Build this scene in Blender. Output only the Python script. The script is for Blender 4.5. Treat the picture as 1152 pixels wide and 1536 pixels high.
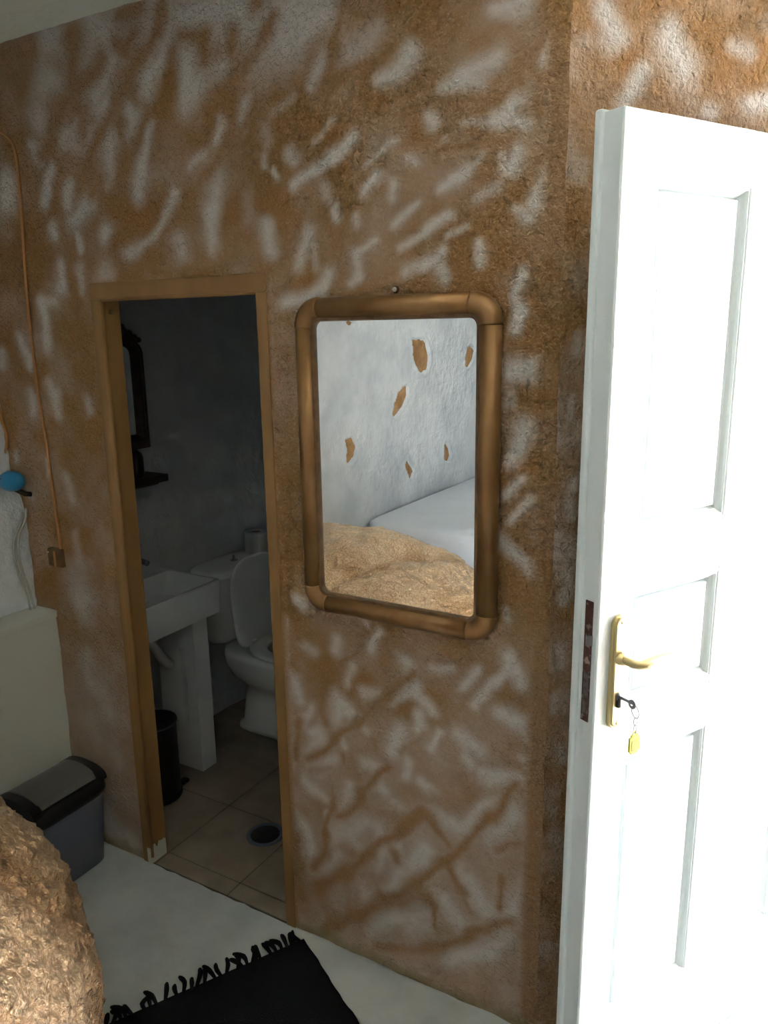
import bpy, bmesh, math, random
import numpy as np
from mathutils import Vector, Matrix, noise as mnoise

# ------------------------------------------------------------------ scene, camera, light
scene = bpy.context.scene
for o in list(bpy.data.objects):
    bpy.data.objects.remove(o)
col = scene.collection

FOCAL_PX = 1166.0
cam_data = bpy.data.cameras.new('camera')
cam_data.sensor_fit = 'VERTICAL'
cam_data.sensor_height = 36.0
cam_data.lens = 36.0 * FOCAL_PX / 1536.0
cam_data.clip_start = 0.02
cam = bpy.data.objects.new('camera', cam_data)
col.objects.link(cam)
cam.matrix_world = Matrix((
    (0.86519122, -0.10108391, 0.49114784, 0.0),
    (0.50123742, 0.20232042, -0.84132484, 0.0),
    (-0.01432483, 0.97408854, 0.22571289, 1.70),
    (0, 0, 0, 1)))
scene.camera = cam

scene.view_settings.view_transform = 'Standard'
scene.view_settings.look = 'None'
scene.view_settings.gamma = 1.0
scene.view_settings.use_curve_mapping = False
scene.view_settings.exposure = 1.85

world = bpy.data.worlds.new('sky')
scene.world = world
world.use_nodes = True
bg = world.node_tree.nodes['Background']
bg.inputs['Color'].default_value = (0.80, 0.91, 1.0, 1)
bg.inputs['Strength'].default_value = 4.8
sun_data = bpy.data.lights.new('sun', 'SUN')
sun_data.energy = 62.0
sun_data.angle = 0.009
sun_data.color = (1.0, 0.985, 0.97)
sun = bpy.data.objects.new('sun_offscreen', sun_data)
col.objects.link(sun)
sun.rotation_euler = Vector((1.0, 0.0, -1.4)).to_track_quat('-Z', 'Y').to_euler()


def portal(name, loc, direction, w, h):
    l = bpy.data.lights.new(name, 'AREA')
    l.shape = 'RECTANGLE'
    l.size = w
    l.size_y = h
    l.cycles.is_portal = True
    o = bpy.data.objects.new(name, l)
    col.objects.link(o)
    o.location = loc
    o.rotation_euler = Vector(direction).to_track_quat('-Z', 'Y').to_euler()
    return o


# room key points (metres; camera stands above the origin)
YW = 1.547                       # face of the painted back wall
XL = -2.31                       # left wall
YR = -3.1                        # rear wall
XR = 2.1                         # right wall
CORNER = Vector((-0.49, YW))     # where the painted wall turns to the entrance
SIDE = Vector((0.729, 0.684)).normalized()
SIDE_LEN = 0.76
JAMB_A = CORNER + SIDE * SIDE_LEN
OPEN_DIR = Vector((0.90, -0.436)).normalized()
OPEN_W = 0.80
JAMB_B = JAMB_A + OPEN_DIR * OPEN_W
OPEN_H = 2.06
OUT = Vector((-OPEN_DIR.y, OPEN_DIR.x))       # outwards through the entrance
CEIL = 2.495
XB = -2.34                       # bathroom left wall
YB = 3.02                        # bathroom back wall
XBR = -0.95                      # bathroom right wall
YP = YW + 0.065                  # bathroom side of the partition
DX0, DX1, DZ1 = -1.811, -1.255, 1.799   # bathroom doorway

mid = JAMB_A + OPEN_DIR * (OPEN_W / 2) + OUT * 0.12
portal('entrance_daylight_offscreen', (mid.x, mid.y, OPEN_H / 2), (-OUT.x, -OUT.y, 0), OPEN_W, OPEN_H)


# ------------------------------------------------------------------ helpers
def link(name, me, mat=None, parent=None, smooth=False):
    o = bpy.data.objects.new(name, me)
    col.objects.link(o)
    if mat is not None:
        for m in (mat if isinstance(mat, (list, tuple)) else [mat]):
            me.materials.append(m)
    if parent is not None:
        o.parent = parent
    if smooth:
        me.polygons.foreach_set('use_smooth', [True] * len(me.polygons))
    return o


def mesh(name, verts, faces, mat=None, parent=None, smooth=False):
    me = bpy.data.meshes.new(name)
    me.from_pydata([tuple(v) for v in verts], [], faces)
    me.update()
    return link(name, me, mat, parent, smooth)


def bm_obj(name, bm, mat=None, parent=None, smooth=False):
    bmesh.ops.recalc_face_normals(bm, faces=bm.faces[:])
    me = bpy.data.meshes.new(name)
    bm.to_mesh(me)
    bm.free()
    return link(name, me, mat, parent, smooth)


def bm_box(bm, x0, x1, y0, y1, z0, z1):
    r = bmesh.ops.create_cube(bm, size=1.0)
    for v in r['verts']:
        v.co = ((x0 + x1) / 2 + v.co.x * (x1 - x0), (y0 + y1) / 2 + v.co.y * (y1 - y0), (z0 + z1) / 2 + v.co.z * (z1 - z0))
    return r['verts']


def box(name, x0, x1, y0, y1, z0, z1, mat, parent=None, bev=0.0, seg=2):
    bm = bmesh.new()
    bm_box(bm, x0, x1, y0, y1, z0, z1)
    if bev > 0:
        bmesh.ops.bevel(bm, geom=bm.edges[:], offset=bev, segments=seg, profile=0.5, affect='EDGES')
    return bm_obj(name, bm, mat, parent, smooth=False)


def prism(name, poly, z0, z1, mat, parent=None):
    n = len(poly)
    v = [(p[0], p[1], z0) for p in poly] + [(p[0], p[1], z1) for p in poly]
    f = [list(range(n))[::-1], list(range(n, 2 * n))] + [[i, (i + 1) % n, n + (i + 1) % n, n + i] for i in range(n)]
    bm = bmesh.new()
    vs = [bm.verts.new(a) for a in v]
    for q in f:
        bm.faces.new([vs[i] for i in q])
    return bm_obj(name, bm, mat, parent)


def rings_bm(bm, rings, cap0=True, cap1=True, closed=True):
    vr = [[bm.verts.new(p) for p in r] for r in rings]
    n = len(rings[0])
    for a, b in zip(vr[:-1], vr[1:]):
        for i in range(n if closed else n - 1):
            bm.faces.new((a[i], a[(i + 1) % n], b[(i + 1) % n], b[i]))
    if cap0:
        bm.faces.new(vr[0][::-1])
    if cap1:
        bm.faces.new(vr[-1])


def loft(name, rings, mat, parent=None, smooth=True, cap0=True, cap1=True):
    bm = bmesh.new()
    rings_bm(bm, rings, cap0, cap1)
    return bm_obj(name, bm, mat, parent, smooth)


def super_ring(cx, cy, z, a, b, n=32, e=2.0, rot=0.0):
    out = []
    for i in range(n):
        t = 2 * math.pi * i / n
        c, s = math.cos(t), math.sin(t)
        x = a * math.copysign(abs(c) ** (2 / e), c)
        y = b * math.copysign(abs(s) ** (2 / e), s)
        out.append((cx + x * math.cos(rot) - y * math.sin(rot), cy + x * math.sin(rot) + y * math.cos(rot), z))
    return out


def rr_ring(x0, x1, y0, y1, z, r, n=5):
    out = []
    for cx, cy, s0 in ((x1 - r, y1 - r, 0), (x0 + r, y1 - r, 1), (x0 + r, y0 + r, 2), (x1 - r, y0 + r, 3)):
        for k in range(n):
            t = math.pi / 2 * (s0 + k / (n - 1))
            out.append((cx + r * math.cos(t), cy + r * math.sin(t), z))
    return out


def lathe(name, prof, centre, mat, parent=None, n=28, axis='Z', smooth=True, cap0=True, cap1=True):
    rings = []
    for r, h in prof:
        ring = []
        for i in range(n):
            t = 2 * math.pi * i / n
            p = (r * math.cos(t), r * math.sin(t), h)
            if axis == 'Y':
                p = (p[0], h, p[1])
            elif axis == 'X':
                p = (h, p[0], p[1])
            ring.append((centre[0] + p[0], centre[1] + p[1], centre[2] + p[2]))
        rings.append(ring)
    return loft(name, rings, mat, parent, smooth, cap0, cap1)


def tube_rings(pts, r, n=10):
    pts = [Vector(p) for p in pts]
    rings = []
    up = None
    for i, p in enumerate(pts):
        t = (pts[min(i + 1, len(pts) - 1)] - pts[max(i - 1, 0)]).normalized()
        if up is None:
            up = t.orthogonal().normalized()
        up = (up - t * up.dot(t)).normalized()
        side = t.cross(up)
        rr = r[i] if isinstance(r, (list, tuple)) else r
        rings.append([tuple(p + up * (rr * math.cos(2 * math.pi * k / n)) + side * (rr * math.sin(2 * math.pi * k / n))) for k in range(n)])
    return rings


def tube(name, pts, r, mat, parent=None, n=10):
    return loft(name, tube_rings(pts, r, n), mat, parent, True)


def smooth_path(pts, sub=6):
    pts = [Vector(p) for p in pts]
    out = []
    for i in range(len(pts) - 1):
        p0, p1, p2, p3 = pts[max(i - 1, 0)], pts[i], pts[i + 1], pts[min(i + 2, len(pts) - 1)]
        for k in range(sub):
            t = k / sub
            out.append(0.5 * ((2 * p1) + (p2 - p0) * t + (2 * p0 - 5 * p1 + 4 * p2 - p3) * t * t + (3 * p1 - p0 - 3 * p2 + p3) * t ** 3))
    out.append(pts[-1])
    return out


def tag(o, label, cat=None, group=None, kind=None):
    o['label'] = label
    if cat:
        o['category'] = cat
    if group:
        o['group'] = group
    if kind:
        o['kind'] = kind
    return o


def thing(name, label, cat, loc=(0, 0, 0), rz=0.0, group=None, kind=None):
    o = bpy.data.objects.new(name, None)
    o.empty_display_size = 0.05
    col.objects.link(o)
    o.location = loc
    o.rotation_euler = (0, 0, rz)
    return tag(o, label, cat, group, kind)


def rebase(root):
    """children were built in world coordinates: shift them into the thing's own frame"""
    m = Matrix.Translation(root.location) @ Matrix.Rotation(root.rotation_euler.z, 4, 'Z')
    inv = m.inverted()
    for c in root.children:
        c.data.transform(inv)
        c.data.update()
        for g in c.children:
            g.data.transform(inv)
            g.data.update()


_rng = np.random.default_rng(7)
_tab = _rng.random((256, 256))


def vnoise(x, y):
    xi = np.floor(x).astype(int)
    yi = np.floor(y).astype(int)
    fx, fy = x - xi, y - yi
    fx, fy = fx * fx * (3 - 2 * fx), fy * fy * (3 - 2 * fy)
    a = _tab[xi % 256, yi % 256]
    b = _tab[(xi + 1) % 256, yi % 256]
    c = _tab[xi % 256, (yi + 1) % 256]
    d = _tab[(xi + 1) % 256, (yi + 1) % 256]
    return a * (1 - fx) * (1 - fy) + b * fx * (1 - fy) + c * (1 - fx) * fy + d * fx * fy


def fbm(x, y, o=4):
    s, a, t = 0, 1.0, 0
    for k in range(o):
        s = s + a * vnoise(x * 2 ** k + 17.3 * k, y * 2 ** k + 5.1 * k)
        t += a
        a *= 0.5
    return s / t * 2 - 1


def sm(a, b, x):
    t = np.clip((x - a) / (b - a), 0, 1)
    return t * t * (3 - 2 * t)


# ------------------------------------------------------------------ materials
def srgb(r, g, b):
    f = lambda c: (c / 255 / 12.92) if c / 255 <= 0.04045 else ((c / 255 + 0.055) / 1.055) ** 2.4
    return (f(r), f(g), f(b), 1.0)


def material(name, color, rough=0.6, metal=0.0, spec=0.5, col2=None, cscale=8.0, clo=0.4, chi=0.65, cdetail=6.0,
             cmax=1.0, bumps=(), attr=None, coat=0.0, stretch=None):
    m = bpy.data.materials.new(name)
    m.use_nodes = True
    nt = m.node_tree
    N, L = nt.nodes, nt.links
    p = N['Principled BSDF']
    p.inputs['Roughness'].default_value = rough
    p.inputs['Metallic'].default_value = metal
    p.inputs['Specular IOR Level'].default_value = spec
    p.inputs['Coat Weight'].default_value = coat
    tc = N.new('ShaderNodeTexCoord')
    src = tc.outputs['Object']
    if stretch:
        mp = N.new('ShaderNodeMapping')
        mp.inputs['Scale'].default_value = stretch
        L.new(src, mp.inputs['Vector'])
        src = mp.outputs['Vector']
    base = None
    if attr:
        a = N.new('ShaderNodeAttribute')
        a.attribute_name = attr
        base = a.outputs['Color']
    if col2:
        n = N.new('ShaderNodeTexNoise')
        n.inputs['Scale'].default_value = cscale
        n.inputs['Detail'].default_value = cdetail
        L.new(src, n.inputs['Vector'])
        r = N.new('ShaderNodeMapRange')
        r.inputs['From Min'].default_value = clo
        r.inputs['From Max'].default_value = chi
        r.inputs['To Max'].default_value = cmax
        L.new(n.outputs['Fac'], r.inputs['Value'])
        mx = N.new('ShaderNodeMix')
        mx.data_type = 'RGBA'
        L.new(r.outputs['Result'], mx.inputs['Factor'])
        if base:
            L.new(base, mx.inputs[6])
        else:
            mx.inputs[6].default_value = color
        mx.inputs[7].default_value = col2
        L.new(mx.outputs[2], p.inputs['Base Color'])
    elif base:
        L.new(base, p.inputs['Base Color'])
    else:
        p.inputs['Base Color'].default_value = color
    prev = None
    for b in bumps:
        kind, scale, dist = b[0], b[1], b[2]
        det = b[3] if len(b) > 3 else 4.0
        if kind == 'noise':
            t = N.new('ShaderNodeTexNoise')
            t.inputs['Scale'].default_value = scale
            t.inputs['Detail'].default_value = det
            t.inputs['Distortion'].default_value = b[4] if len(b) > 4 else 0.0
            L.new(src, t.inputs['Vector'])
            out = t.outputs['Fac']
        elif kind == 'crack':
            # short curved cracks: thin level lines of one noise, kept only where a second noise allows them
            wn = N.new('ShaderNodeTexNoise')
            wn.inputs['Scale'].default_value = scale
            wn.inputs['Detail'].default_value = 2.5
            wn.inputs['Distortion'].default_value = 0.8
            L.new(src, wn.inputs['Vector'])
            su = N.new('ShaderNodeMath')
            su.operation = 'SUBTRACT'
            L.new(wn.outputs['Fac'], su.inputs[0])
            su.inputs[1].default_value = 0.5
            ab = N.new('ShaderNodeMath')
            ab.operation = 'ABSOLUTE'
            L.new(su.outputs[0], ab.inputs[0])
            r = N.new('ShaderNodeMapRange')
            r.inputs['From Min'].default_value = 0.0
            r.inputs['From Max'].default_value = 0.022
            L.new(ab.outputs[0], r.inputs['Value'])
            mn = N.new('ShaderNodeTexNoise')
            mn.inputs['Scale'].default_value = scale * 0.55
            mn.inputs['Detail'].default_value = 6
            L.new(src, mn.inputs['Vector'])
            mr = N.new('ShaderNodeMapRange')
            mr.inputs['From Min'].default_value = 0.52
            mr.inputs['From Max'].default_value = 0.57
            mr.inputs['To Min'].default_value = 1.0
            mr.inputs['To Max'].default_value = 0.0
            L.new(mn.outputs['Fac'], mr.inputs['Value'])
            mxx = N.new('ShaderNodeMath')
            mxx.operation = 'MAXIMUM'
            L.new(r.outputs['Result'], mxx.inputs[0])
            L.new(mr.outputs['Result'], mxx.inputs[1])
            out = mxx.outputs[0]
        else:
            t = N.new('ShaderNodeTexVoronoi')
            t.inputs['Scale'].default_value = scale
            L.new(src, t.inputs['Vector'])
            out = t.outputs['Distance']
        bp = N.new('ShaderNodeBump')
        bp.inputs['Strength'].default_value = 1.0
        bp.inputs['Distance'].default_value = dist
        L.new(out, bp.inputs['Height'])
        if prev:
            L.new(prev, bp.inputs['Normal'])
        prev = bp.outputs['Normal']
    if prev:
        L.new(prev, p.inputs['Normal'])
    return m


MAT = {}
MAT['painted'] = material('spray_painted_plaster', None, 0.75, attr='paint', spec=0.35, col2=srgb(226, 214, 198), cscale=190, clo=.52, chi=.72, cdetail=3.0, cmax=.16,
                          bumps=[('noise', 55, 0.014, 5, 0.6), ('noise', 130, 0.009, 4, .5), ('crack', 26, 0.003)])
MAT['frame_paint'] = material('brown_painted_wood', srgb(160, 120, 72), 0.55, col2=srgb(134, 98, 58), cscale=10, clo=.35, chi=.75,
                              bumps=[('noise', 30, 0.002, 4)], stretch=(1, 1, .35))
MAT['white_plaster'] = material('white_plaster', srgb(225, 228, 230), 0.8, col2=srgb(205, 210, 214), cscale=5, spec=.3,
                                bumps=[('noise', 24, 0.012, 6), ('noise', 120, 0.002, 3)])
MAT['brown_plaster'] = material('brown_painted_plaster', srgb(160, 122, 80), 0.8, col2=srgb(205, 190, 170), cscale=6, clo=.5, chi=.7, bumps=[('noise', 40, .008, 5)])
MAT['stone_ochre'] = material('ochre_stone', srgb(182, 140, 92), 0.8, col2=srgb(150, 108, 62), cscale=14,
                              bumps=[('noise', 60, 0.006, 5)])
MAT['ceiling'] = material('ceiling_paint', srgb(238, 240, 230), 0.8, bumps=[('noise', 30, 0.006, 4)], spec=.3)
MAT['floor_paint'] = material('white_floor_paint', srgb(206, 209, 208), 0.45, col2=srgb(186, 190, 189), cscale=6, spec=.5,
                              bumps=[('noise', 22, 0.0035, 4), ('noise', 260, 0.0006, 2)])
MAT['tile'] = material('beige_tile', srgb(158, 142, 124), 0.4, col2=srgb(138, 124, 108), cscale=9, bumps=[('noise', 120, 0.0004, 2)])
MAT['grout'] = material('grout', srgb(95, 88, 80), 0.9)
MAT['door'] = material('white_gloss_paint', srgb(228, 236, 238), 0.33, spec=.5,
                       bumps=[('noise', 40, 0.0006, 2), ('crack', 60, 0.0005)], stretch=(1, 1, .3))
MAT['brass'] = material('brass', srgb(206, 188, 138), 0.45, metal=0.6)
MAT['steel'] = material('steel', srgb(150, 150, 155), 0.3, metal=1.0)
MAT['rust'] = material('rusty_lock_plate', srgb(84, 46, 38), 0.7, col2=srgb(160, 142, 132), cscale=70, clo=.56, chi=.68, bumps=[('noise', 120, .003, 4)])
MAT['rust_grey'] = material('worn_lock_metal', srgb(120, 116, 114), 0.5, metal=.5, col2=srgb(80, 62, 56), cscale=80)
MAT['tag'] = material('yellow_plastic', srgb(232, 228, 110), 0.25)
MAT['tag_paper'] = material('tag_paper', srgb(182, 172, 90), 0.7)
MAT['black_hole'] = material('keyhole_dark', srgb(30, 26, 30), 0.8)
MAT['pipe'] = material('bronze_painted_pipe', srgb(158, 120, 76), 0.36, metal=0.5, col2=srgb(140, 102, 62), cscale=18,
                       bumps=[('noise', 220, 0.0003, 2)], stretch=(1, 1, .6))
MAT['mirror'] = material('mirror_glass', (0.93, 0.95, 0.95, 1), 0.0, metal=1.0)
MAT['gold'] = material('gold_painted_rock', srgb(236, 204, 168), 0.27, metal=0.75, spec=.6, col2=srgb(204, 164, 122), cscale=5, clo=.45, chi=.7,
                       bumps=[('noise', 14, 0.02, 6, .4), ('noise', 120, 0.008, 4, .8)])
MAT['rug'] = material('black_woven_rug', srgb(26, 26, 30), 0.95, spec=.1, bumps=[('noise', 300, 0.002, 2)])
MAT['cream'] = material('cream_paint', srgb(212, 212, 202), 0.5, bumps=[('noise', 9, 0.002, 2)])
MAT['bin_grey'] = material('slate_grey_plastic', srgb(98, 104, 118), 0.4)
MAT['bin_lid'] = material('warm_grey_plastic', srgb(104, 102, 98), 0.32)
MAT['bin_black'] = material('black_plastic', srgb(20, 20, 23), 0.35)
MAT['black_metal'] = material('black_coated_metal', srgb(17, 17, 22), 0.45)
MAT['porcelain'] = material('white_porcelain', srgb(234, 236, 238), 0.15, spec=.6)
MAT['plastic_white'] = material('white_plastic', srgb(228, 229, 230), 0.35)
MAT['paper'] = material('tissue_paper', srgb(232, 232, 232), 0.95, spec=.05, bumps=[('noise', 160, .0008, 2)])
MAT['dark_wood'] = material('dark_carved_wood', srgb(74, 52, 40), 0.45, col2=srgb(46, 31, 25), cscale=30, bumps=[('noise', 70, .002, 3)])
MAT['shelf_wood'] = material('dark_stained_shelf', srgb(40, 30, 28), 0.35)
MAT['chrome'] = material('chrome', srgb(170, 172, 176), 0.15, metal=1.0)
MAT['blue'] = material('blue_plastic', srgb(32, 128, 176), 0.35)
MAT['copper_cable'] = material('brown_painted_cable', srgb(196, 136, 80), 0.4)
MAT['box_brown'] = material('brown_box_paint', srgb(120, 88, 52), 0.5, col2=srgb(96, 66, 40), cscale=30)
MAT['white_cable'] = material('white_cable', srgb(190, 188, 178), 0.5)
MAT['sheet'] = material('white_bed_sheet', srgb(226, 230, 236), 0.9, spec=.1, bumps=[('noise', 5, .02, 3)])
MAT['bed_base'] = material('white_bed_base', srgb(215, 216, 214), 0.7)
MAT['terrace'] = material('pale_stone_paving', srgb(204, 203, 200), 0.85, bumps=[('noise', 12, .01, 4)])
MAT['screw'] = material('screw_metal', srgb(200, 195, 185), 0.35, metal=.8)
MAT['cardboard'] = material('cardboard', srgb(168, 140, 108), .9)
MAT['blue_dark'] = material('dark_blue_print', srgb(16, 60, 96), .5)
MAT['hole_dark'] = material('dark_gap', srgb(40, 34, 28), .9)  # dark of the hole under the knob, put into the stem colour


# spray pattern measured on the wall: x0, z0, x1, z1, half width (mm), strength (%)
WHITE_GAPS = [
    -1948,2483,-1765,2473,52,100,-1773,2421,-1530,2445,54,100,-1530,2445,-1320,2419,49,100,-1320,2419,-1114,2367,45,100,-1114,2373,-1043,2372,27,100,-1970,2388,-1896,2337,32,100,
    -1708,2381,-1776,2310,30,100,-1715,2294,-1743,2274,18,100,-1564,2333,-1565,2303,26,100,-1993,2309,-1971,2273,24,100,-2018,2215,-2007,2180,18,100,-1883,2216,-1777,2215,26,100,
    -1857,2208,-1855,2191,32,100,-1734,2156,-1716,2199,25,100,-1735,2152,-1731,2086,15,100,-1635,2273,-1606,2237,18,100,-1606,2237,-1634,2201,18,100,-1576,2203,-1631,2063,22,100,
    -1952,2149,-1986,2102,18,100,-1986,2102,-2002,2063,18,100,-1881,2109,-1897,2063,16,100,-1821,2044,-1874,2014,26,100,-2158,2142,-2167,2096,39,100,-1968,2007,-1966,1985,18,100,
    -1867,1970,-1868,1929,11,100,-1751,1979,-1767,1957,19,100,-1685,1911,-1561,1958,16,80,-1561,1958,-1494,2044,16,70,-1963,1895,-1969,1840,21,100,-1880,1887,-1880,1833,16,70,
    -2052,1792,-2057,1671,20,100,-2050,1802,-1997,1800,12,70,-2172,1694,-2153,1622,23,100,-2275,1652,-2276,1611,19,80,-1779,1870,-1761,1863,24,60,-2063,1569,-2058,1543,15,70,
    -2156,1519,-2163,1479,19,80,-2048,1530,-2045,1470,18,80,-1898,1518,-1899,1495,15,60,-2110,1326,-2113,1273,13,60,-2033,1279,-2025,1217,16,60,-2268,1326,-2264,1311,14,70,
    -2232,1213,-2220,1201,14,70,-2009,1102,-2017,1003,19,40,-2049,943,-2015,893,45,45,-2035,867,-2010,827,39,50,-2024,686,-2020,582,29,50,-1968,570,-1955,503,41,50,
    -2040,445,-2011,380,45,40,-1939,387,-1923,319,30,40,-2011,142,-2002,89,38,75,-2005,67,-1926,48,38,70,-1911,43,-1866,26,25,60,-1421,2336,-1437,2239,27,100,
    -1417,2266,-1310,2299,23,100,-1479,2386,-1567,2308,18,100,-1255,2227,-1286,2182,17,90,-1347,2197,-1358,2162,14,90,-1397,2132,-1432,2109,13,75,-1359,2077,-1387,1994,24,75,
    -1392,1991,-1374,1915,19,85,-1494,2044,-1502,2032,15,60,-1492,1926,-1490,1903,20,70,-1217,1950,-1209,1889,19,90,-1179,2067,-1172,2049,8,90,-1268,2011,-1264,1973,23,35,
    -1208,2099,-1202,2078,10,60,-1208,2157,-1199,2128,15,35,-1192,2300,-1118,2288,45,45,-1122,2208,-1180,2182,13,35,-1133,2344,-1026,2369,34,100,-1097,2350,-1134,2328,23,90,
    -1030,2280,-1067,2227,14,75,-908,2309,-978,2275,19,55,-815,2256,-889,2210,18,90,-1131,2107,-1113,2091,15,75,-1013,2157,-1060,2123,8,50,-966,2113,-1019,2079,14,100,
    -1019,2079,-1127,2027,13,100,-1043,2019,-1037,1996,13,60,-904,2021,-942,1991,11,100,-873,2002,-879,1968,9,80,-864,2089,-930,2048,7,65,-839,2051,-823,2042,9,70,
    -797,2128,-785,2111,10,70,-1016,1974,-1006,1957,11,100,-960,1947,-954,1933,8,70,-817,1954,-866,1921,10,90,-1095,1923,-1130,1852,15,80,-1081,1893,-1079,1849,10,50,
    -917,1894,-962,1869,8,80,-964,1872,-967,1822,13,85,-967,1822,-989,1801,10,80,-1050,1826,-1085,1790,17,95,-1066,1797,-1167,1778,15,90,-853,1873,-789,1902,9,80,
    -834,1826,-786,1844,12,80,-652,2300,-578,2294,15,90,-648,2285,-578,2271,9,50,-637,2214,-711,2190,18,85,-758,2179,-671,2176,12,70,-529,2212,-539,2182,11,80,
    -590,2142,-628,2100,17,100,-649,2103,-570,2088,10,90,-713,2104,-653,2096,8,55,-791,2120,-776,2113,11,60,-753,2073,-746,2067,7,95,-695,2013,-754,1985,12,100,
    -676,2018,-666,2032,7,60,-585,2041,-595,2000,14,90,-623,2027,-612,2007,8,60,-520,1989,-548,1940,14,100,-789,1902,-730,1926,11,95,-734,1887,-693,1901,7,70,
    -745,1861,-792,1832,10,90,-754,1832,-745,1810,12,95,-663,1864,-666,1836,13,85,-668,1957,-622,1968,11,60,-582,1927,-561,1910,10,80,-567,1808,-589,1766,12,90,
    -583,1746,-588,1720,14,90,-568,1739,-590,1704,12,95,-597,1623,-548,1626,24,100,-590,1571,-587,1549,13,65,-556,1503,-594,1431,19,90,-559,1387,-597,1349,12,90,
    -534,1339,-580,1292,10,80,-601,1246,-547,1185,15,85,-532,1202,-523,1174,7,70,-599,1097,-591,1078,11,60,-588,983,-555,917,18,100,-588,959,-642,881,13,100,
    -666,939,-703,883,10,90,-628,917,-665,845,13,100,-601,837,-549,817,20,100,-782,909,-731,931,11,70,-813,837,-769,798,15,100,-804,775,-810,749,15,85,
    -755,743,-780,702,13,90,-702,749,-657,730,23,80,-687,696,-677,682,13,80,-557,751,-538,739,10,60,-649,669,-569,686,17,85,-844,652,-852,602,15,90,
    -810,602,-782,586,17,100,-1214,958,-1217,847,8,70,-1047,930,-1052,900,18,85,-1164,1026,-1148,1014,16,90,-908,987,-940,923,13,90,-961,1004,-950,993,9,70,
    -851,916,-842,890,16,90,-1194,781,-1178,751,19,85,-1156,894,-1124,882,14,60,-1000,870,-1014,816,12,70,-962,806,-919,805,15,80,-880,794,-813,855,11,80,
    -1054,773,-1004,736,18,100,-1049,747,-1055,698,14,100,-1130,732,-1170,679,15,100,-1134,654,-1068,685,19,100,-1108,645,-1148,571,17,100,-1222,665,-1222,580,9,80,
    -1220,527,-1207,523,11,80,-862,724,-896,652,21,90,-809,785,-802,751,13,90,-968,707,-956,699,10,70,-1033,652,-1023,635,12,80,-1067,592,-1130,529,17,90,
    -967,605,-938,598,16,80,-1008,530,-1037,457,17,100,-1163,495,-1098,452,15,90,-1226,426,-1223,397,16,40,-1226,386,-1188,341,19,55,-1179,340,-1145,270,16,90,
    -1091,411,-1083,385,11,70,-981,435,-1075,342,22,70,-1014,359,-983,344,17,60,-1068,292,-1142,185,18,100,-927,559,-908,538,14,80,-940,433,-930,409,17,80,
    -884,516,-865,505,12,60,-952,312,-866,396,15,90,-792,412,-871,298,20,95,-891,286,-965,199,15,80,-1042,206,-1041,175,16,40,-986,228,-976,201,15,60,
    -961,107,-868,184,24,85,-847,258,-827,242,19,80,-832,187,-792,224,15,70,-640,646,-565,690,14,90,-764,523,-696,508,19,100,-682,526,-619,610,16,90,
    -563,602,-604,533,18,90,-847,323,-763,405,14,95,-699,398,-625,293,23,80,-620,498,-608,480,16,70,-525,423,-556,318,20,90,-744,293,-688,223,22,80,
    -836,154,-792,183,23,60,-730,116,-609,183,24,90,-606,204,-555,255,17,60,-957,70,-915,45,20,40,-874,43,-793,48,17,35,
]
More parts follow.
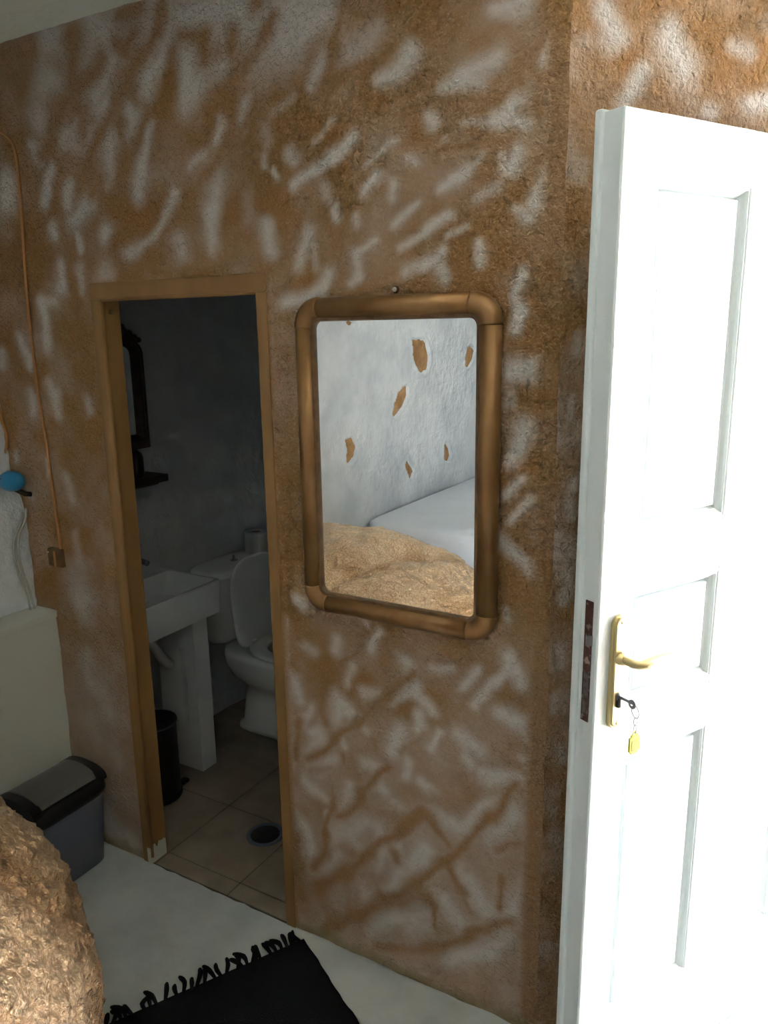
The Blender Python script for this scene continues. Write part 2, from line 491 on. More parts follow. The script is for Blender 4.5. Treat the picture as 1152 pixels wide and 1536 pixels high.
BROWN_STROKES = [
    -1630,2475,-1578,2483,24,100,-1662,2412,-1629,2396,17,100,-1629,2396,-1594,2427,15,100,-1831,2458,-1824,2456,33,100,-1829,2438,-1845,2370,21,100,-1993,2464,-1991,2460,22,100,
    -2098,2443,-2089,2417,73,100,-2012,2437,-2044,2342,29,100,-1727,2390,-1833,2332,20,100,-1833,2332,-1921,2269,21,100,-1921,2269,-1995,2182,20,100,-1515,2424,-1585,2369,15,100,
    -1585,2369,-1672,2300,15,100,-1672,2300,-1750,2222,14,100,-1750,2222,-1806,2160,17,100,-1507,2458,-1515,2424,13,100,-1793,2282,-1826,2237,21,90,-1671,2253,-1671,2201,16,100,
    -1469,2357,-1506,2295,16,100,-1506,2295,-1564,2246,19,100,-1564,2246,-1622,2179,14,100,-1622,2179,-1683,2106,14,100,-1683,2106,-1741,2050,17,100,-1891,2165,-1782,2149,24,90,
    -1766,2110,-1797,2076,19,100,-1889,2316,-1935,2316,13,80,-1493,2481,-1492,2455,18,100,-1437,2389,-1365,2375,16,100,-1365,2369,-1365,2321,16,100,-1285,2382,-1291,2336,15,100,
    -1212,2425,-1209,2414,18,100,-1163,2382,-1189,2347,11,100,-1189,2347,-1256,2297,15,90,-1256,2297,-1345,2246,17,100,-1345,2246,-1445,2195,21,90,-1304,2246,-1310,2141,12,100,
    -1135,2240,-1222,2217,15,90,-1222,2217,-1311,2149,15,100,-1344,2123,-1438,2042,18,100,-1438,2042,-1552,1931,15,100,-967,2376,-998,2295,13,100,-998,2295,-1015,2240,12,100,
    -849,2278,-980,2237,14,100,-980,2237,-1106,2165,19,100,-1106,2165,-1172,2146,23,90,-1321,2016,-1334,1937,15,100,-1435,1903,-1434,1893,17,100,-1352,1892,-1347,1882,20,100,
    -1173,1959,-1172,1947,14,100,-1706,1885,-1705,1871,15,100,-1166,2095,-1152,2065,10,100,-568,668,-618,559,11,100,-618,559,-685,467,11,100,-685,467,-743,405,11,100,
    -743,405,-823,304,12,100,-823,304,-919,209,15,100,-919,209,-1010,119,18,100,-1010,119,-1119,22,19,100,-797,512,-730,455,10,100,-728,387,-698,341,10,100,
    -698,341,-665,267,10,90,-811,508,-853,451,16,100,-853,451,-960,346,12,100,-960,346,-1050,252,18,100,-1050,252,-1131,172,21,100,-553,304,-660,210,13,100,
    -660,210,-773,130,14,100,-773,130,-947,53,15,90,-1208,306,-1206,209,19,100,-1204,210,-1190,104,27,100,-1074,506,-1072,444,9,90,-1072,444,-1098,336,9,100,
    -1098,336,-1152,229,11,100,-901,603,-977,522,12,100,-977,522,-1051,416,11,100,-827,881,-888,812,11,100,-888,812,-994,721,14,100,-994,721,-1069,650,12,100,
    -1069,650,-1147,559,13,100,-1090,776,-1089,693,17,100,-1177,681,-1190,542,15,100,-1099,827,-1097,808,22,100,-1173,928,-1172,910,16,100,-1196,832,-1179,821,15,100,
    -985,914,-1037,870,10,100,-784,287,-777,266,16,100,-765,255,-765,191,8,100,-589,411,-596,324,11,100,-880,367,-876,348,12,100,-705,62,-677,61,23,70,
    -667,14,-630,22,23,80,-608,114,-595,100,20,50,-578,895,-616,887,10,100,-1034,613,-1031,594,10,100,-773,1882,-850,1854,7,100,-711,1867,-708,1857,13,100,
    -709,1961,-785,1957,8,90,-788,2157,-642,2138,13,100,-604,2161,-649,2127,9,100,-550,2136,-544,2106,16,100,-592,2195,-585,2159,14,100,-773,2059,-613,2060,14,100,
    -554,1998,-590,1972,9,100,-652,618,-623,630,11,60,-867,664,-791,739,9,80,-741,788,-685,819,14,80,-869,443,-792,508,16,100,-1213,411,-1144,412,18,80,
    -1168,383,-1124,356,14,70,-980,486,-889,476,19,80,-1040,207,-1021,118,20,70,-1132,138,-1089,68,28,80,-953,283,-933,228,13,80,-812,276,-872,212,17,80,
    -603,480,-553,525,14,90,-645,437,-681,405,11,60,-531,638,-510,469,17,90,-506,324,-507,93,19,90,-773,89,-873,54,17,60,-764,564,-718,588,17,80,
    -1072,557,-1139,517,11,70,-680,329,-745,323,10,70,-657,634,-700,584,11,70,
]
SIDE_GAPS = [
    61,2275,90,2233,21,100,193,2239,234,2176,26,100,145,2174,117,2127,15,90,337,2230,370,2225,14,70,378,2121,422,2135,19,100,287,2108,302,2104,11,80,
    64,2220,78,2210,17,50,32,1692,37,1659,12,50,25,1560,22,1526,7,50,34,1394,29,1373,10,50,27,1345,31,1316,10,50,30,1184,32,1146,12,50,
    17,1140,28,1124,9,50,18,1025,23,985,13,50,16,914,20,881,10,40,31,782,32,748,10,40,
]

# ------------------------------------------------------------------ painted walls
def paint_field(x, z, gaps, strokes, base=0.92, seed=0.0, thin=0.0):
    """paint cover 0..1 at every point: gaps are places the spray missed, strokes are single passes"""
    wx = x + 0.016 * fbm(x * 11 + seed, z * 11, 2) + 0.004 * fbm(x * 40 + seed, z * 40, 3)
    wz = z + 0.016 * fbm(x * 11 + 40 + seed, z * 11 + 9, 2) + 0.004 * fbm(x * 40 + 7, z * 40, 3)
    cov = base + 0.30 * fbm(x * 10 + seed, z * 10 + 3, 4)

    cov = cov * (1 - thin)

    def capsule(c, k=1.0):
        x0, z0, x1, z1, w, s = [q / 1000 for q in c[:5]] + [c[5] / 100]
        dx, dz = x1 - x0, z1 - z0
        t = np.clip(((wx - x0) * dx + (wz - z0) * dz) / (dx * dx + dz * dz + 1e-9), 0, 1)
        d = np.hypot(wx - x0 - t * dx, wz - z0 - t * dz) / (k * max(w, 0.006))
        return s * np.exp(-0.80 * d ** 2.0)
    gap = np.zeros_like(x)
    for i in range(0, len(gaps), 6):
        gap = 1 - (1 - gap) * (1 - capsule(gaps[i:i + 6]))
    cov = cov * (1 - np.clip(1.08 * gap, 0, .98) * 0.92)
    st = np.zeros_like(x)
    for i in range(0, len(strokes), 6):
        st = 1 - (1 - st) * (1 - capsule(strokes[i:i + 6], 1.5))
    cov = np.maximum(cov, st * (0.93 + 0.06 * fbm(x * 30, z * 30, 2)))
    return np.clip(cov, 0, 1)


def paint_color(cov, x, z, orange):
    white = np.array(srgb(226, 216, 209)[:3])
    b1 = np.array(srgb(159, 127, 84)[:3])
    b2 = np.array(srgb(178, 124, 70)[:3])
    k = np.clip(orange + 0.25 * fbm(x * 5 + 11, z * 5, 3), 0, 1)[:, None]
    brown = b1 * (1 - k) + b2 * k
    # thin paint lets some plaster grain through
    grain = 0.5 + 0.5 * fbm(x * 160, z * 160, 2)
    c = np.clip(cov - 0.16 * (1 - cov) * grain + 0.0, 0, 1)[:, None]
    return white * (1 - c) + brown * c


def grid_wall(name, us, zs, to_world, colour, skip, mats, extra=None, parent=None):
    U, Z = np.meshgrid(us, zs)
    u, z = U.ravel(), Z.ravel()
    P = to_world(u, z)
    nu, nz = len(us), len(zs)
    faces = []
    uc = (us[:-1] + us[1:]) / 2
    zc = (zs[:-1] + zs[1:]) / 2
    keep = ~skip(np.meshgrid(uc, zc)[0], np.meshgrid(uc, zc)[1])
    jj, ii = np.nonzero(keep)
    a = jj * nu + ii
    F = np.stack([a, a + 1, a + nu + 1, a + nu], 1)
    verts = P.tolist()
    faces = F.tolist()
    cols = colour(u, z) if colour else None
    mi = [0] * len(faces)
    if extra:
        for ev, ef in extra:
            o = len(verts)
            verts += [tuple(q) for q in ev]
            faces += [[o + i for i in q] for q in ef]
            mi += [1] * len(ef)
    me = bpy.data.meshes.new(name)
    me.from_pydata(verts, [], faces)
    me.update()
    if cols is not None:
        ca = me.color_attributes.new('paint', 'FLOAT_COLOR', 'POINT')
        arr = np.ones((len(verts), 4), dtype=np.float32)
        arr[:len(cols), :3] = cols
        ca.data.foreach_set('color', arr.ravel())
    ob = link(name, me, mats, parent)
    me.polygons.foreach_set('material_index', mi)
    sf = [True] * len(F) + [False] * (len(faces) - len(F))
    me.polygons.foreach_set('use_smooth', sf)
    return ob


def boxvf(x0, x1, y0, y1, z0, z1):
    v = [(x0, y0, z0), (x1, y0, z0), (x1, y1, z0), (x0, y1, z0), (x0, y0, z1), (x1, y0, z1), (x1, y1, z1), (x0, y1, z1)]
    f = [(0, 3, 2, 1), (4, 5, 6, 7), (0, 1, 5, 4), (1, 2, 6, 5), (2, 3, 7, 6), (3, 0, 4, 7)]
    return v, f


def lines(a, b, step, cuts=()):
    pts = sorted([a, b] + [c for c in cuts if a < c < b])
    out = []
    for p, q in zip(pts[:-1], pts[1:]):
        n = max(1, round((q - p) / step))
        out += list(np.linspace(p, q, n, endpoint=False))
    return np.array(out + [b])


def back_world(u, z):
    d = 0.006 * fbm(u * 6, z * 6, 3) + 0.003 * fbm(u * 26 + 5, z * 26, 3)
    near = np.minimum.reduce([np.abs(u - DX0), np.abs(u - DX1), np.abs(z - DZ1)])
    indoor = (u > DX0 - .06) & (u < DX1 + .06) & (z < DZ1 + .06)
    d = np.where(indoor, 0.0, d)
    edge = sm(0, .03, -(u - CORNER.x))
    uu = u + 0.004 * fbm(z * 14, z * 3 + 8, 3) * (1 - sm(0, .05, CORNER.x - u))
    return np.stack([uu, YW - d * edge - 0.002, z], 1)


def back_colour(u, z):
    thin = 0.40 * sm(.90, .58, z + .10 * fbm(u * 7 + 3, z * 7, 3)) * sm(-1.27, -1.2, u) * (0.7 + 0.5 * fbm(u * 12, z * 12 + 5, 3))
    cov = paint_field(u, z, WHITE_GAPS, BROWN_STROKES, thin=np.clip(thin, 0, .85))
    # band of heavy paint round the doorway and along the corner, thin wash low on the left
    band = 1 - sm(.035, .075, np.maximum.reduce([DX0 - u, u - DX1, z - DZ1, np.zeros_like(u)]))
    cov = np.maximum(cov, band * 0.9)
    cov = np.maximum(cov, (1 - sm(.03, .07, CORNER.x - u)) * 0.92)
    low = (1 - sm(.25, 1.0, z)) * (1 - sm(-1.85, -1.75, u))
    cov = cov * (1 - 0.30 * low)
    foot = (1 - sm(0.0, 0.05, z + 0.02 * fbm(u * 30, z * 30, 2)))
    orange = np.full_like(u, 0.5)
    c = paint_color(cov, u, z, orange)
    olive = np.array(srgb(150, 138, 104)[:3])
    return c * (1 - .7 * foot[:, None]) + olive * .7 * foot[:, None]


us = lines(XL - 0.03, CORNER.x, 0.0075, (DX0, DX1))
zs = lines(-.03, CEIL, 0.0075, (DZ1,))
doorway = lambda u, z: (u > DX0) & (u < DX1) & (z < DZ1)
wall_back = grid_wall('wall_back', us, zs, back_world, back_colour, doorway, [MAT['painted'], MAT['white_plaster']],
                      extra=[boxvf(XB - .1, DX0 - .036, YW + .012, YP, -.05, CEIL), boxvf(DX1 + .036, CORNER.x - .01, YW + .012, YP, -.05, CEIL),
                             boxvf(DX0 - .036, DX1 + .036, YW + .012, YP, DZ1 + .036, CEIL)])
tag(wall_back, 'white plaster wall with brown spray-painted streaks around the bathroom doorway', 'wall', kind='structure')


def side_world(u, z):
    d = 0.006 * fbm(u * 6 + 50, z * 6, 3) + 0.003 * fbm(u * 26 + 5, z * 26 + 7, 3)
    e = sm(0, .02, u) * sm(0, .02, SIDE_LEN - u)
    nx, ny = SIDE.y, -SIDE.x
    x = CORNER.x + SIDE.x * u + nx * d * e
    y = CORNER.y + SIDE.y * u + ny * d * e
    x = x + 0.004 * fbm(z * 14, z * 3 + 8, 3) * (1 - sm(0, .05, u))
    return np.stack([x, y - 0.002 * (1 - sm(0, .02, u)), z], 1)


def side_colour(u, z):
    cov = paint_field(u, z, SIDE_GAPS, [], base=0.92, seed=30)
    soft = 0.3 * sm(.15, .45, fbm(u * 9 + 70, z * 9, 4))
    cov = cov * (1 - soft)
    return paint_color(cov, u, z, np.full_like(u, 0.5))


tag(grid_wall('wall_side', lines(0, SIDE_LEN, 0.0075), zs, side_world, side_colour, lambda u, z: u > 9,
              [MAT['painted'], MAT['white_plaster']]),
    'slanted spray-painted wall turning from the mirror wall to the entrance behind the white door', 'wall', kind='structure')


# ------------------------------------------------------------------ left wall with bare ochre patches
PATCHES = [[(-0.535, 1.762), (-0.621, 1.762), (-0.616, 1.744), (-0.585, 1.726), (-0.56, 1.732), (-0.541, 1.744)],
           [(-1.274, 1.657), (-1.448, 1.65), (-1.488, 1.63), (-1.534, 1.52), (-1.499, 1.456), (-1.424, 1.434), (-1.356, 1.453), (-1.313, 1.503), (-1.292, 1.554), (-1.3, 1.603)],
           [(-2.162, 1.608), (-2.254, 1.559), (-2.23, 1.494), (-2.152, 1.447), (-2.099, 1.445), (-2.08, 1.507), (-2.102, 1.577)],
           [(-1.225, 1.376), (-1.229, 1.319), (-1.181, 1.26), (-1.122, 1.222), (-1.065, 1.194), (-1.031, 1.212), (-1.06, 1.277), (-1.112, 1.34), (-1.164, 1.368)],
           [(-0.502, 1.132), (-0.59, 1.13), (-0.629, 1.079), (-0.601, 1.019), (-0.542, 0.988), (-0.501, 1.011), (-0.518, 1.071)],
           [(-1.215, 0.911), (-1.278, 0.862), (-1.305, 0.825), (-1.26, 0.773), (-1.236, 0.803), (-1.19, 0.876)],
           [(-1.774, 0.957), (-1.831, 0.907), (-1.852, 0.846), (-1.809, 0.809), (-1.753, 0.832), (-1.736, 0.905)]]


def poly_sd(px, pz, poly):
    """signed distance to a polygon, negative inside"""
    d = np.full(px.shape, 1e9)
    inside = np.zeros(px.shape, bool)
    n = len(poly)
    for i in range(n):
        ax, az = poly[i]
        bx, bz = poly[(i + 1) % n]
        ex, ez = bx - ax, bz - az
        t = np.clip(((px - ax) * ex + (pz - az) * ez) / (ex * ex + ez * ez), 0, 1)
        d = np.minimum(d, np.hypot(px - ax - t * ex, pz - az - t * ez))
        c = ((az > pz) != (bz > pz)) & (px < ex * (pz - az) / (ez if abs(ez) > 1e-9 else 1e-9) + ax)
        inside ^= c
    return np.where(inside, -d, d)


def left_world(u, z):
    x = XL + 0.010 * fbm(u * 3 + 9, z * 3, 4) + 0.004 * fbm(u * 17, z * 17, 3)
    # rough stones left under whitewash next to the painted wall
    x = x + 0.055 * sm(1.05, 1.45, u) * sm(1.30, 1.14, z + 0.03 * fbm(u * 9, z * 9, 2)) + 0.012 * fbm(u * 12 + 3, z * 9, 3) * sm(.9, 1.3, u)
    wu, wz = u + .010 * fbm(u * 40, z * 40, 3), z + .010 * fbm(u * 40 + 9, z * 40, 3)
    for p in PATCHES:
        sd = poly_sd(wu, wz, p)
        x = x + np.where(sd < .05, 0.006 * np.exp(-(sd / .02) ** 2), 0) - 0.022 * sm(.004, -.006, sd)
    return np.stack([x, u, z], 1)


usl = np.concatenate([lines(YR, -2.4, .03), lines(-2.39, -.4, .010), lines(-.37, YW + .04, .02)])
zsl = np.concatenate([lines(-.03, .7, .03), lines(.71, 1.85, .010), lines(1.87, CEIL, .03)])
wall_left = grid_wall('wall_left', usl, zsl, left_world, None, lambda u, z: u > 99, [MAT['white_plaster']])
wall_left.data.flip_normals()
tag(wall_left, 'whitewashed rough stone wall with bare ochre patches, seen in the mirror', 'wall', kind='structure')
for p in PATCHES:
    c = Vector((sum(q[0] for q in p) / len(p), sum(q[1] for q in p) / len(p)))
    pts = []
    for i in range(len(p)):
        for k in range(4):
            a = Vector(p[i]).lerp(Vector(p[(i + 1) % len(p)]), k / 4)
            j = 1.10 + 0.08 * mnoise.noise((a.x * 40, a.y * 40, 3))
            pts.append(c + (a - c) * j)
    rings = []
    for s, dx in ((1.0, -.026), (1.0, -.014), (.75, -.009), (.4, -.007)):
        rings.append([(XL + dx + .003 * mnoise.noise((q.x * 25, q.y * 25, s * 5)), c.x + (q.x - c.x) * s, c.y + (q.y - c.y) * s) for q in pts])
    loft('stone', rings, MAT['stone_ochre'], wall_left, True)

# ------------------------------------------------------------------ rest of the room shell
room = [(XL - .1, YR - .1), (XR, YR - .1), (XR, JAMB_B.y + (XR - JAMB_B.x) * OPEN_DIR.y / OPEN_DIR.x), (JAMB_B.x, JAMB_B.y), (JAMB_A.x, JAMB_A.y), (CORNER.x, CORNER.y)]
edge = []
nx = 60
for i in range(nx + 1):
    x = CORNER.x + (XL - .1 - CORNER.x) * i / nx
    edge.append((x, YW - .004 + (.007 * mnoise.noise((x * 25, 1, 2)) if DX0 < x < DX1 else 0.012)))
tag(prism('floor', room + edge[1:], -.06, 0.0, MAT['floor_paint']), 'white painted concrete floor with faint trowel marks', 'floor', kind='structure')
tag(prism('ceiling', [(XL - .1, YR - .1), (XR + .1, YR - .1), (XR + .1, 2.4), (XL - .1, 2.4)], CEIL, CEIL + .1, MAT['ceiling']),
    'off-white plaster ceiling', 'ceiling', kind='structure')
tag(box('wall_rear', XL - .1, XR + .1, YR - .15, YR, 0, CEIL, MAT['white_plaster']), 'white plaster wall at the far end of the room beyond the bed', 'wall', kind='structure')
tag(box('wall_right', XR, XR + .15, YR - .15, 1.3, 0, CEIL, MAT['brown_plaster']), 'plain brown painted plaster wall to the right of the entrance', 'wall', kind='structure')
# wall that holds the entrance: lintel and the stretch beyond the opening
T = 0.36
q = lambda p: (p.x, p.y)
bm = bmesh.new()
far = JAMB_B + OPEN_DIR * ((XR + .1 - JAMB_B.x) / OPEN_DIR.x)


def quad_prism(bm, a, b, z0, z1):
    o = OUT * T
    pts = [a, b, b + o, a + o]
    lo = [bm.verts.new((p.x, p.y, z0)) for p in pts]
    hi = [bm.verts.new((p.x, p.y, z1)) for p in pts]
    bm.faces.new(lo[::-1])
    bm.faces.new(hi)
    for i in range(4):
        bm.faces.new((lo[i], lo[(i + 1) % 4], hi[(i + 1) % 4], hi[i]))


quad_prism(bm, JAMB_A, JAMB_B, OPEN_H, CEIL)
quad_prism(bm, JAMB_B, far, 0, CEIL)
quad_prism(bm, JAMB_A - OPEN_DIR * .14, JAMB_A - OPEN_DIR * .001, 0, CEIL)
tag(bm_obj('wall_entrance', bm, MAT['brown_plaster']), 'brown painted plaster wall around the open entrance', 'wall', kind='structure')
tag(box('floor_terrace', -14, 14, -14, 14, -.30, -.065, MAT['terrace']), 'pale stone paving around the house outside the entrance', 'paving', kind='structure')

pa, pb = JAMB_A - OPEN_DIR * .5 + OUT * T, JAMB_B + OPEN_DIR * .6 + OUT * T  # unseen slab added to keep sky light off the top of the door
tag(prism('added_sky_shade', [(pa.x, pa.y), (pb.x, pb.y), (pb.x + OUT.x * 1.1, pb.y + OUT.y * 1.1), (pa.x + OUT.x * 1.1, pa.y + OUT.y * 1.1)], 2.28, 2.36, MAT['ceiling']),
    'unseen slab added outside the entrance to shade the door from the sky', 'added shade slab', kind='structure')

# ------------------------------------------------------------------ bathroom shell
def bl_world(u, z):
    x = XB + .008 * fbm(u * 4, z * 4 + 30, 4) + .003 * fbm(u * 25, z * 25, 3)
    k = sm(2.35, 2.85, u + .05 * fbm(u * 5, z * 5, 3)) * sm(1.5, .75, z)
    x = x + .07 * k * (1 + .4 * fbm(u * 9, z * 9, 3)) * sm(.72, .80, z)
    x = x + .02 * sm(2.3, 2.8, u) * (1 + fbm(u * 10 + 4, z * 10, 4))
    return np.stack([x, u, z], 1)


wbl = grid_wall('wall_bathroom_left', lines(YP - .02, YB + .05, .012), lines(-.05, 2.31, .012), bl_world, None, lambda u, z: u > 99, [MAT['white_plaster']])
wbl.data.flip_normals()
tag(wbl, 'uneven white plaster wall above the washbasin in the bathroom', 'wall', kind='structure')


def bb_world(u, z):
    y = YB - .02 * fbm(u * 4 + 60, z * 4, 4) - .008 * fbm(u * 22, z * 22, 3)
    y = y - .10 * sm(-1.9, -2.34, u)
    return np.stack([u, y, z], 1)


tag(grid_wall('wall_bathroom_back', lines(XB - .05, XBR + .02, .02), lines(-.05, 2.31, .02), bb_world, None,
              lambda u, z: u > 99, [MAT['white_plaster']]),
    'uneven white plaster wall behind the toilet', 'wall', kind='structure')
tag(box('wall_bathroom_right', XBR, XBR + .06, YP - .01, YB + .05, -.05, 2.3, MAT['white_plaster']), 'white plaster wall of the bathroom opposite the washbasin', 'wall', kind='structure')
tag(box('ceiling_bathroom', XB - .1, XBR + .06, YP - .01, YB + .06, 2.3, 2.36, MAT['ceiling']), 'low white bathroom ceiling', 'ceiling', kind='structure')
fb = box('floor_bathroom', XB - .1, XBR + .06, YW + .004, YB + .1, -.06, -.0075, MAT['grout'])
tag(fb, 'beige tiled bathroom floor with dark joints', 'floor', kind='structure')
P, G = 0.3035, 0.0035
tile_me = None
ix = 0
for i in range(-4, 3):
    for j in range(-1, 5):
        x0, x1 = -1.494 + i * P * 1.024, -1.494 + (i + 1) * P * 1.024
        y0, y1 = 1.616 + j * P, 1.616 + (j + 1) * P
        x0, x1, y0, y1 = max(x0, XB - .05), min(x1, XBR), max(y0, YW + .006), min(y1, YB + .04)
        if x1 - x0 < .03 or y1 - y0 < .03:
            continue
        box('tile', x0 + G / 2, x1 - G / 2, y0 + G / 2, y1 - G / 2, -.0078, -.004 + .0006 * math.sin(i * 7 + j * 3), MAT['tile'], fb, .0012, 1)

# ------------------------------------------------------------------ bathroom door frame
fr = thing('trim_1', 'brown painted wooden door frame around the bathroom opening', 'door frame', ((DX0 + DX1) / 2, YW, 0), kind='structure')


def frame_bar(name, x0, x1, z0, z1, proud=.006):
    bm = bmesh.new()
    bm_box(bm, x0, x1, YW - proud, YP + .004, z0, z1)
    bmesh.ops.bevel(bm, geom=bm.edges[:], offset=.004, segments=2, profile=.5, affect='EDGES')
    return bm_obj(name, bm, MAT['frame_paint'], fr)


frame_bar('jamb', DX0 - .034, DX0, -.004, DZ1)
frame_bar('jamb', DX1, DX1 + .034, -.004, DZ1)
frame_bar('head', DX0 - .034, DX1 + .034, DZ1, DZ1 + .045)
tube('bead', [(DX0 + .001, YW + .001, 0.02), (DX0 + .001, YW + .001, DZ1 - .004)], .0062, MAT['frame_paint'], fr, 10)
tube('bead', [(DX0 + .004, YW + .002, DZ1 - .001), (DX1 - .003, YW + .002, DZ1 - .001)], .0055, MAT['frame_paint'], fr, 10)
lathe('hook', [(.006, 0), (.006, .006), (.003, .008)], (DX0, YW + .032, 1.765), MAT['box_brown'], fr, 10, 'X')
# chipped pale filler at the foot of the jamb
bm = bmesh.new()
for k in range(22):
    x = DX0 - .004 + .004 * random.Random(k).random()
random.seed(4)
pts = []
for k in range(13):
    yy = YW - .008 + .07 * k / 12
    pts.append((yy, .055 + .03 * mnoise.noise((k * .9, 2, 1))))
rr = [[(DX0 + .003, y, -.003) for y, h in pts] + [(DX0 + .003, y, h) for y, h in pts[::-1]],
      [(DX0 - .01, y, -.003) for y, h in pts] + [(DX0 - .01, y, h) for y, h in pts[::-1]]]
rings_bm(bm, rr)
bm_obj('filler', bm, MAT['cream'], fr)
rebase(fr)

# ------------------------------------------------------------------ white panelled entrance door
E = Vector((-0.338, 1.35))
ang = math.atan2(.878, .479)
dr = thing('door_1', 'white gloss-painted panelled wooden door standing open with brass handle', 'door', (E.x, E.y, 0), ang, kind='structure')
DW, DT, DH = .742, .056, 2.043
COLS = [(.090, .338), (.402, .650)]
ROWS = [(.255, .870), (.990, 1.215), (1.335, 1.945)]
WD = MAT['door']
for a, b in ((0, .090), (.338, .402), (.650, DW)):
    box('stile', a, b, 0, .042, .012, DH, WD, dr, .003)
box('closing_lip', -.009, .05, .040, DT, .012, DH + .004, WD, dr, .005, 3)
box('edge_strip', -.0012, .004, .0015, .041, .012, DH - .001, WD, dr, .001, 1)
zz = [(.012, .255), (.870, .990), (1.215, 1.335), (1.945, DH)]
for c in COLS:
    for a, b in zz:
        box('rail', c[0] - .001, c[1] + .001, .0006, .0415, a, b, WD, dr, .0015)
for c in COLS:
    for r in ROWS:
        # sloped moulding ring and raised panel
        bm = bmesh.new()
        def rect(i, y):
            return [(c[0] + i, y, r[0] + i), (c[1] - i, y, r[0] + i), (c[1] - i, y, r[1] - i), (c[0] + i, y, r[1] - i)]
        rings_bm(bm, [rect(-.001, .003), rect(.003, .002), rect(.006, .007), rect(.012, .012), rect(.016, .021), rect(.016, .030), rect(-.001, .030)], False, False)
        bm_obj('moulding', bm, WD, dr)
        bm = bmesh.new()
        rings_bm(bm, [rect(.010, .030), rect(.010, .021), rect(.019, .021), rect(.0203, .0115), rect(.024, .0095)], True, True)
        bm_obj('panel', bm, WD, dr)
for z in (.3, 1.75):
    tube('hinge', [(DW + .004, .004, z), (DW + .004, .004, z + .09)], .007, MAT['brass'], dr, 12)
# lock face in the closing edge
lp = box('lock_plate', -.0034, .004, .012, .031, .972, 1.213, MAT['rust'], dr, .001, 1)
box('lock_plate', -.0040, .003, .014, .027, .985, 1.075, MAT['rust_grey'], dr, .0008, 1)
bm = bmesh.new()
v = [(-.012, .016, 1.128), (-.012, .016, 1.148), (.0, .030, 1.148), (.0, .030, 1.128), (.0, .010, 1.148), (.0, .010, 1.128)]
vs = [bm.verts.new(a) for a in v]
for f in ((0, 1, 2, 3), (0, 5, 4, 1), (1, 4, 2), (0, 3, 5), (2, 4, 5, 3)):
    bm.faces.new([vs[i] for i in f])
bm_obj('latch_bolt', bm, MAT['steel'], dr)
# handle plate: rounded ends, raised centre
PC, PZ0, PZ1, PW = .052, .953, 1.183, .019


def plate_ring(w, y, inset):
    out = []
    r = w
    for k in range(13):
        t = math.pi * k / 12
        out.append((PC + r * math.cos(t), y, PZ1 - PW + (r) * math.sin(t) * .95))
    for k in range(13):
        t = math.pi + math.pi * k / 12
        out.append((PC + r * math.cos(t), y, PZ0 + PW + (r) * math.sin(t) * .95))
    return out


pl = loft('handle_plate', [plate_ring(PW, 0, 0), plate_ring(PW, -.004, 0), plate_ring(PW * .90, -.0065, 0), plate_ring(PW * .78, -.0065, 0),
                           plate_ring(PW * .76, -.009, 0), plate_ring(PW * .66, -.0105, 0)], MAT['brass'], dr, False)
for z in (PZ1 - .014, PZ0 + .012):
    lathe('screw', [(.0032, .002), (.0032, -.0018), (.0015, -.0026)], (PC, -.0095, z), MAT['brass'], pl, 12, 'Y')
tube('keyhole', [(PC, -.0112, 1.018), (PC, -.0112, 1.000)], .0052, MAT['black_hole'], pl, 12)
lathe('lock_cylinder', [(.0078, .002), (.0078, -.0035), (.0062, -.0045)], (PC, -.0095, 1.021), MAT['steel'], pl, 18, 'Y')
lv = lathe('lever_handle', [(.0125, 0), (.0125, -.004), (.0105, -.006), (.0105, -.011), (.0085, -.013)], (PC, -.0095, 1.098), MAT['brass'], dr, 20, 'Y')
path = smooth_path([(PC, -.012, 1.098), (PC, -.030, 1.098), (PC + .003, -.043, 1.097), (PC + .013, -.050, 1.096), (PC + .030, -.051, 1.095),
                    (PC + .060, -.050, 1.094), (PC + .090, -.049, 1.092), (PC + .108, -.048, 1.090)], 4)
n = len(path)
rad = [.0078 + (.0032 * max(0, math.sin(math.pi * min(1, max(0, (i / n - .42) / .6)))) if i > n * .42 else 0) for i in range(n)]
rad[-1] = .003
tube('lever_grip', path, rad, MAT['brass'], lv, 14)
kp = Vector((PC, -.0135, 1.021))

ck = math.cos(ang); sk = math.sin(ang)
dw = lambda x, y, z: (E.x + x * ck - y * sk, E.y + x * sk + y * ck, z)
ks = thing('key_ring', 'steel key in the door lock with a yellow plastic tag on rings', 'key', dw(PC, -.020, .955), ang)
L0 = lambda x, y, z: (x - PC, y + .020, z - .955)
bm = bmesh.new()
bm_box(bm, -.0009, .0009, -.0270, .0085, .063, .069)
bmesh.ops.bevel(bm, geom=bm.edges[:], offset=.0006, segments=1, affect='EDGES')
bm_obj('key', bm, MAT['steel'], ks)
lathe('key_bow', [(.009, -.0009), (.009, .0009), (.0035, .0009), (.0035, -.0009), (.009, -.0009)], (0, -.024, .064), MAT['steel'], ks, 20, 'X', False, False, False)


def ring(name, c, r, t, plane, mat, parent, sx=1.0):
    pts = []
    for k in range(25):
        a = 2 * math.pi * k / 24
        if plane == 'Y':
            pts.append((c[0] + r * sx * math.cos(a), c[1], c[2] + r * math.sin(a)))
        else:
            pts.append((c[0] + .35 * r * sx * math.cos(a), c[1] + r * sx * math.cos(a), c[2] + r * math.sin(a)))
    return tube(name, pts, t, mat, parent, 8)


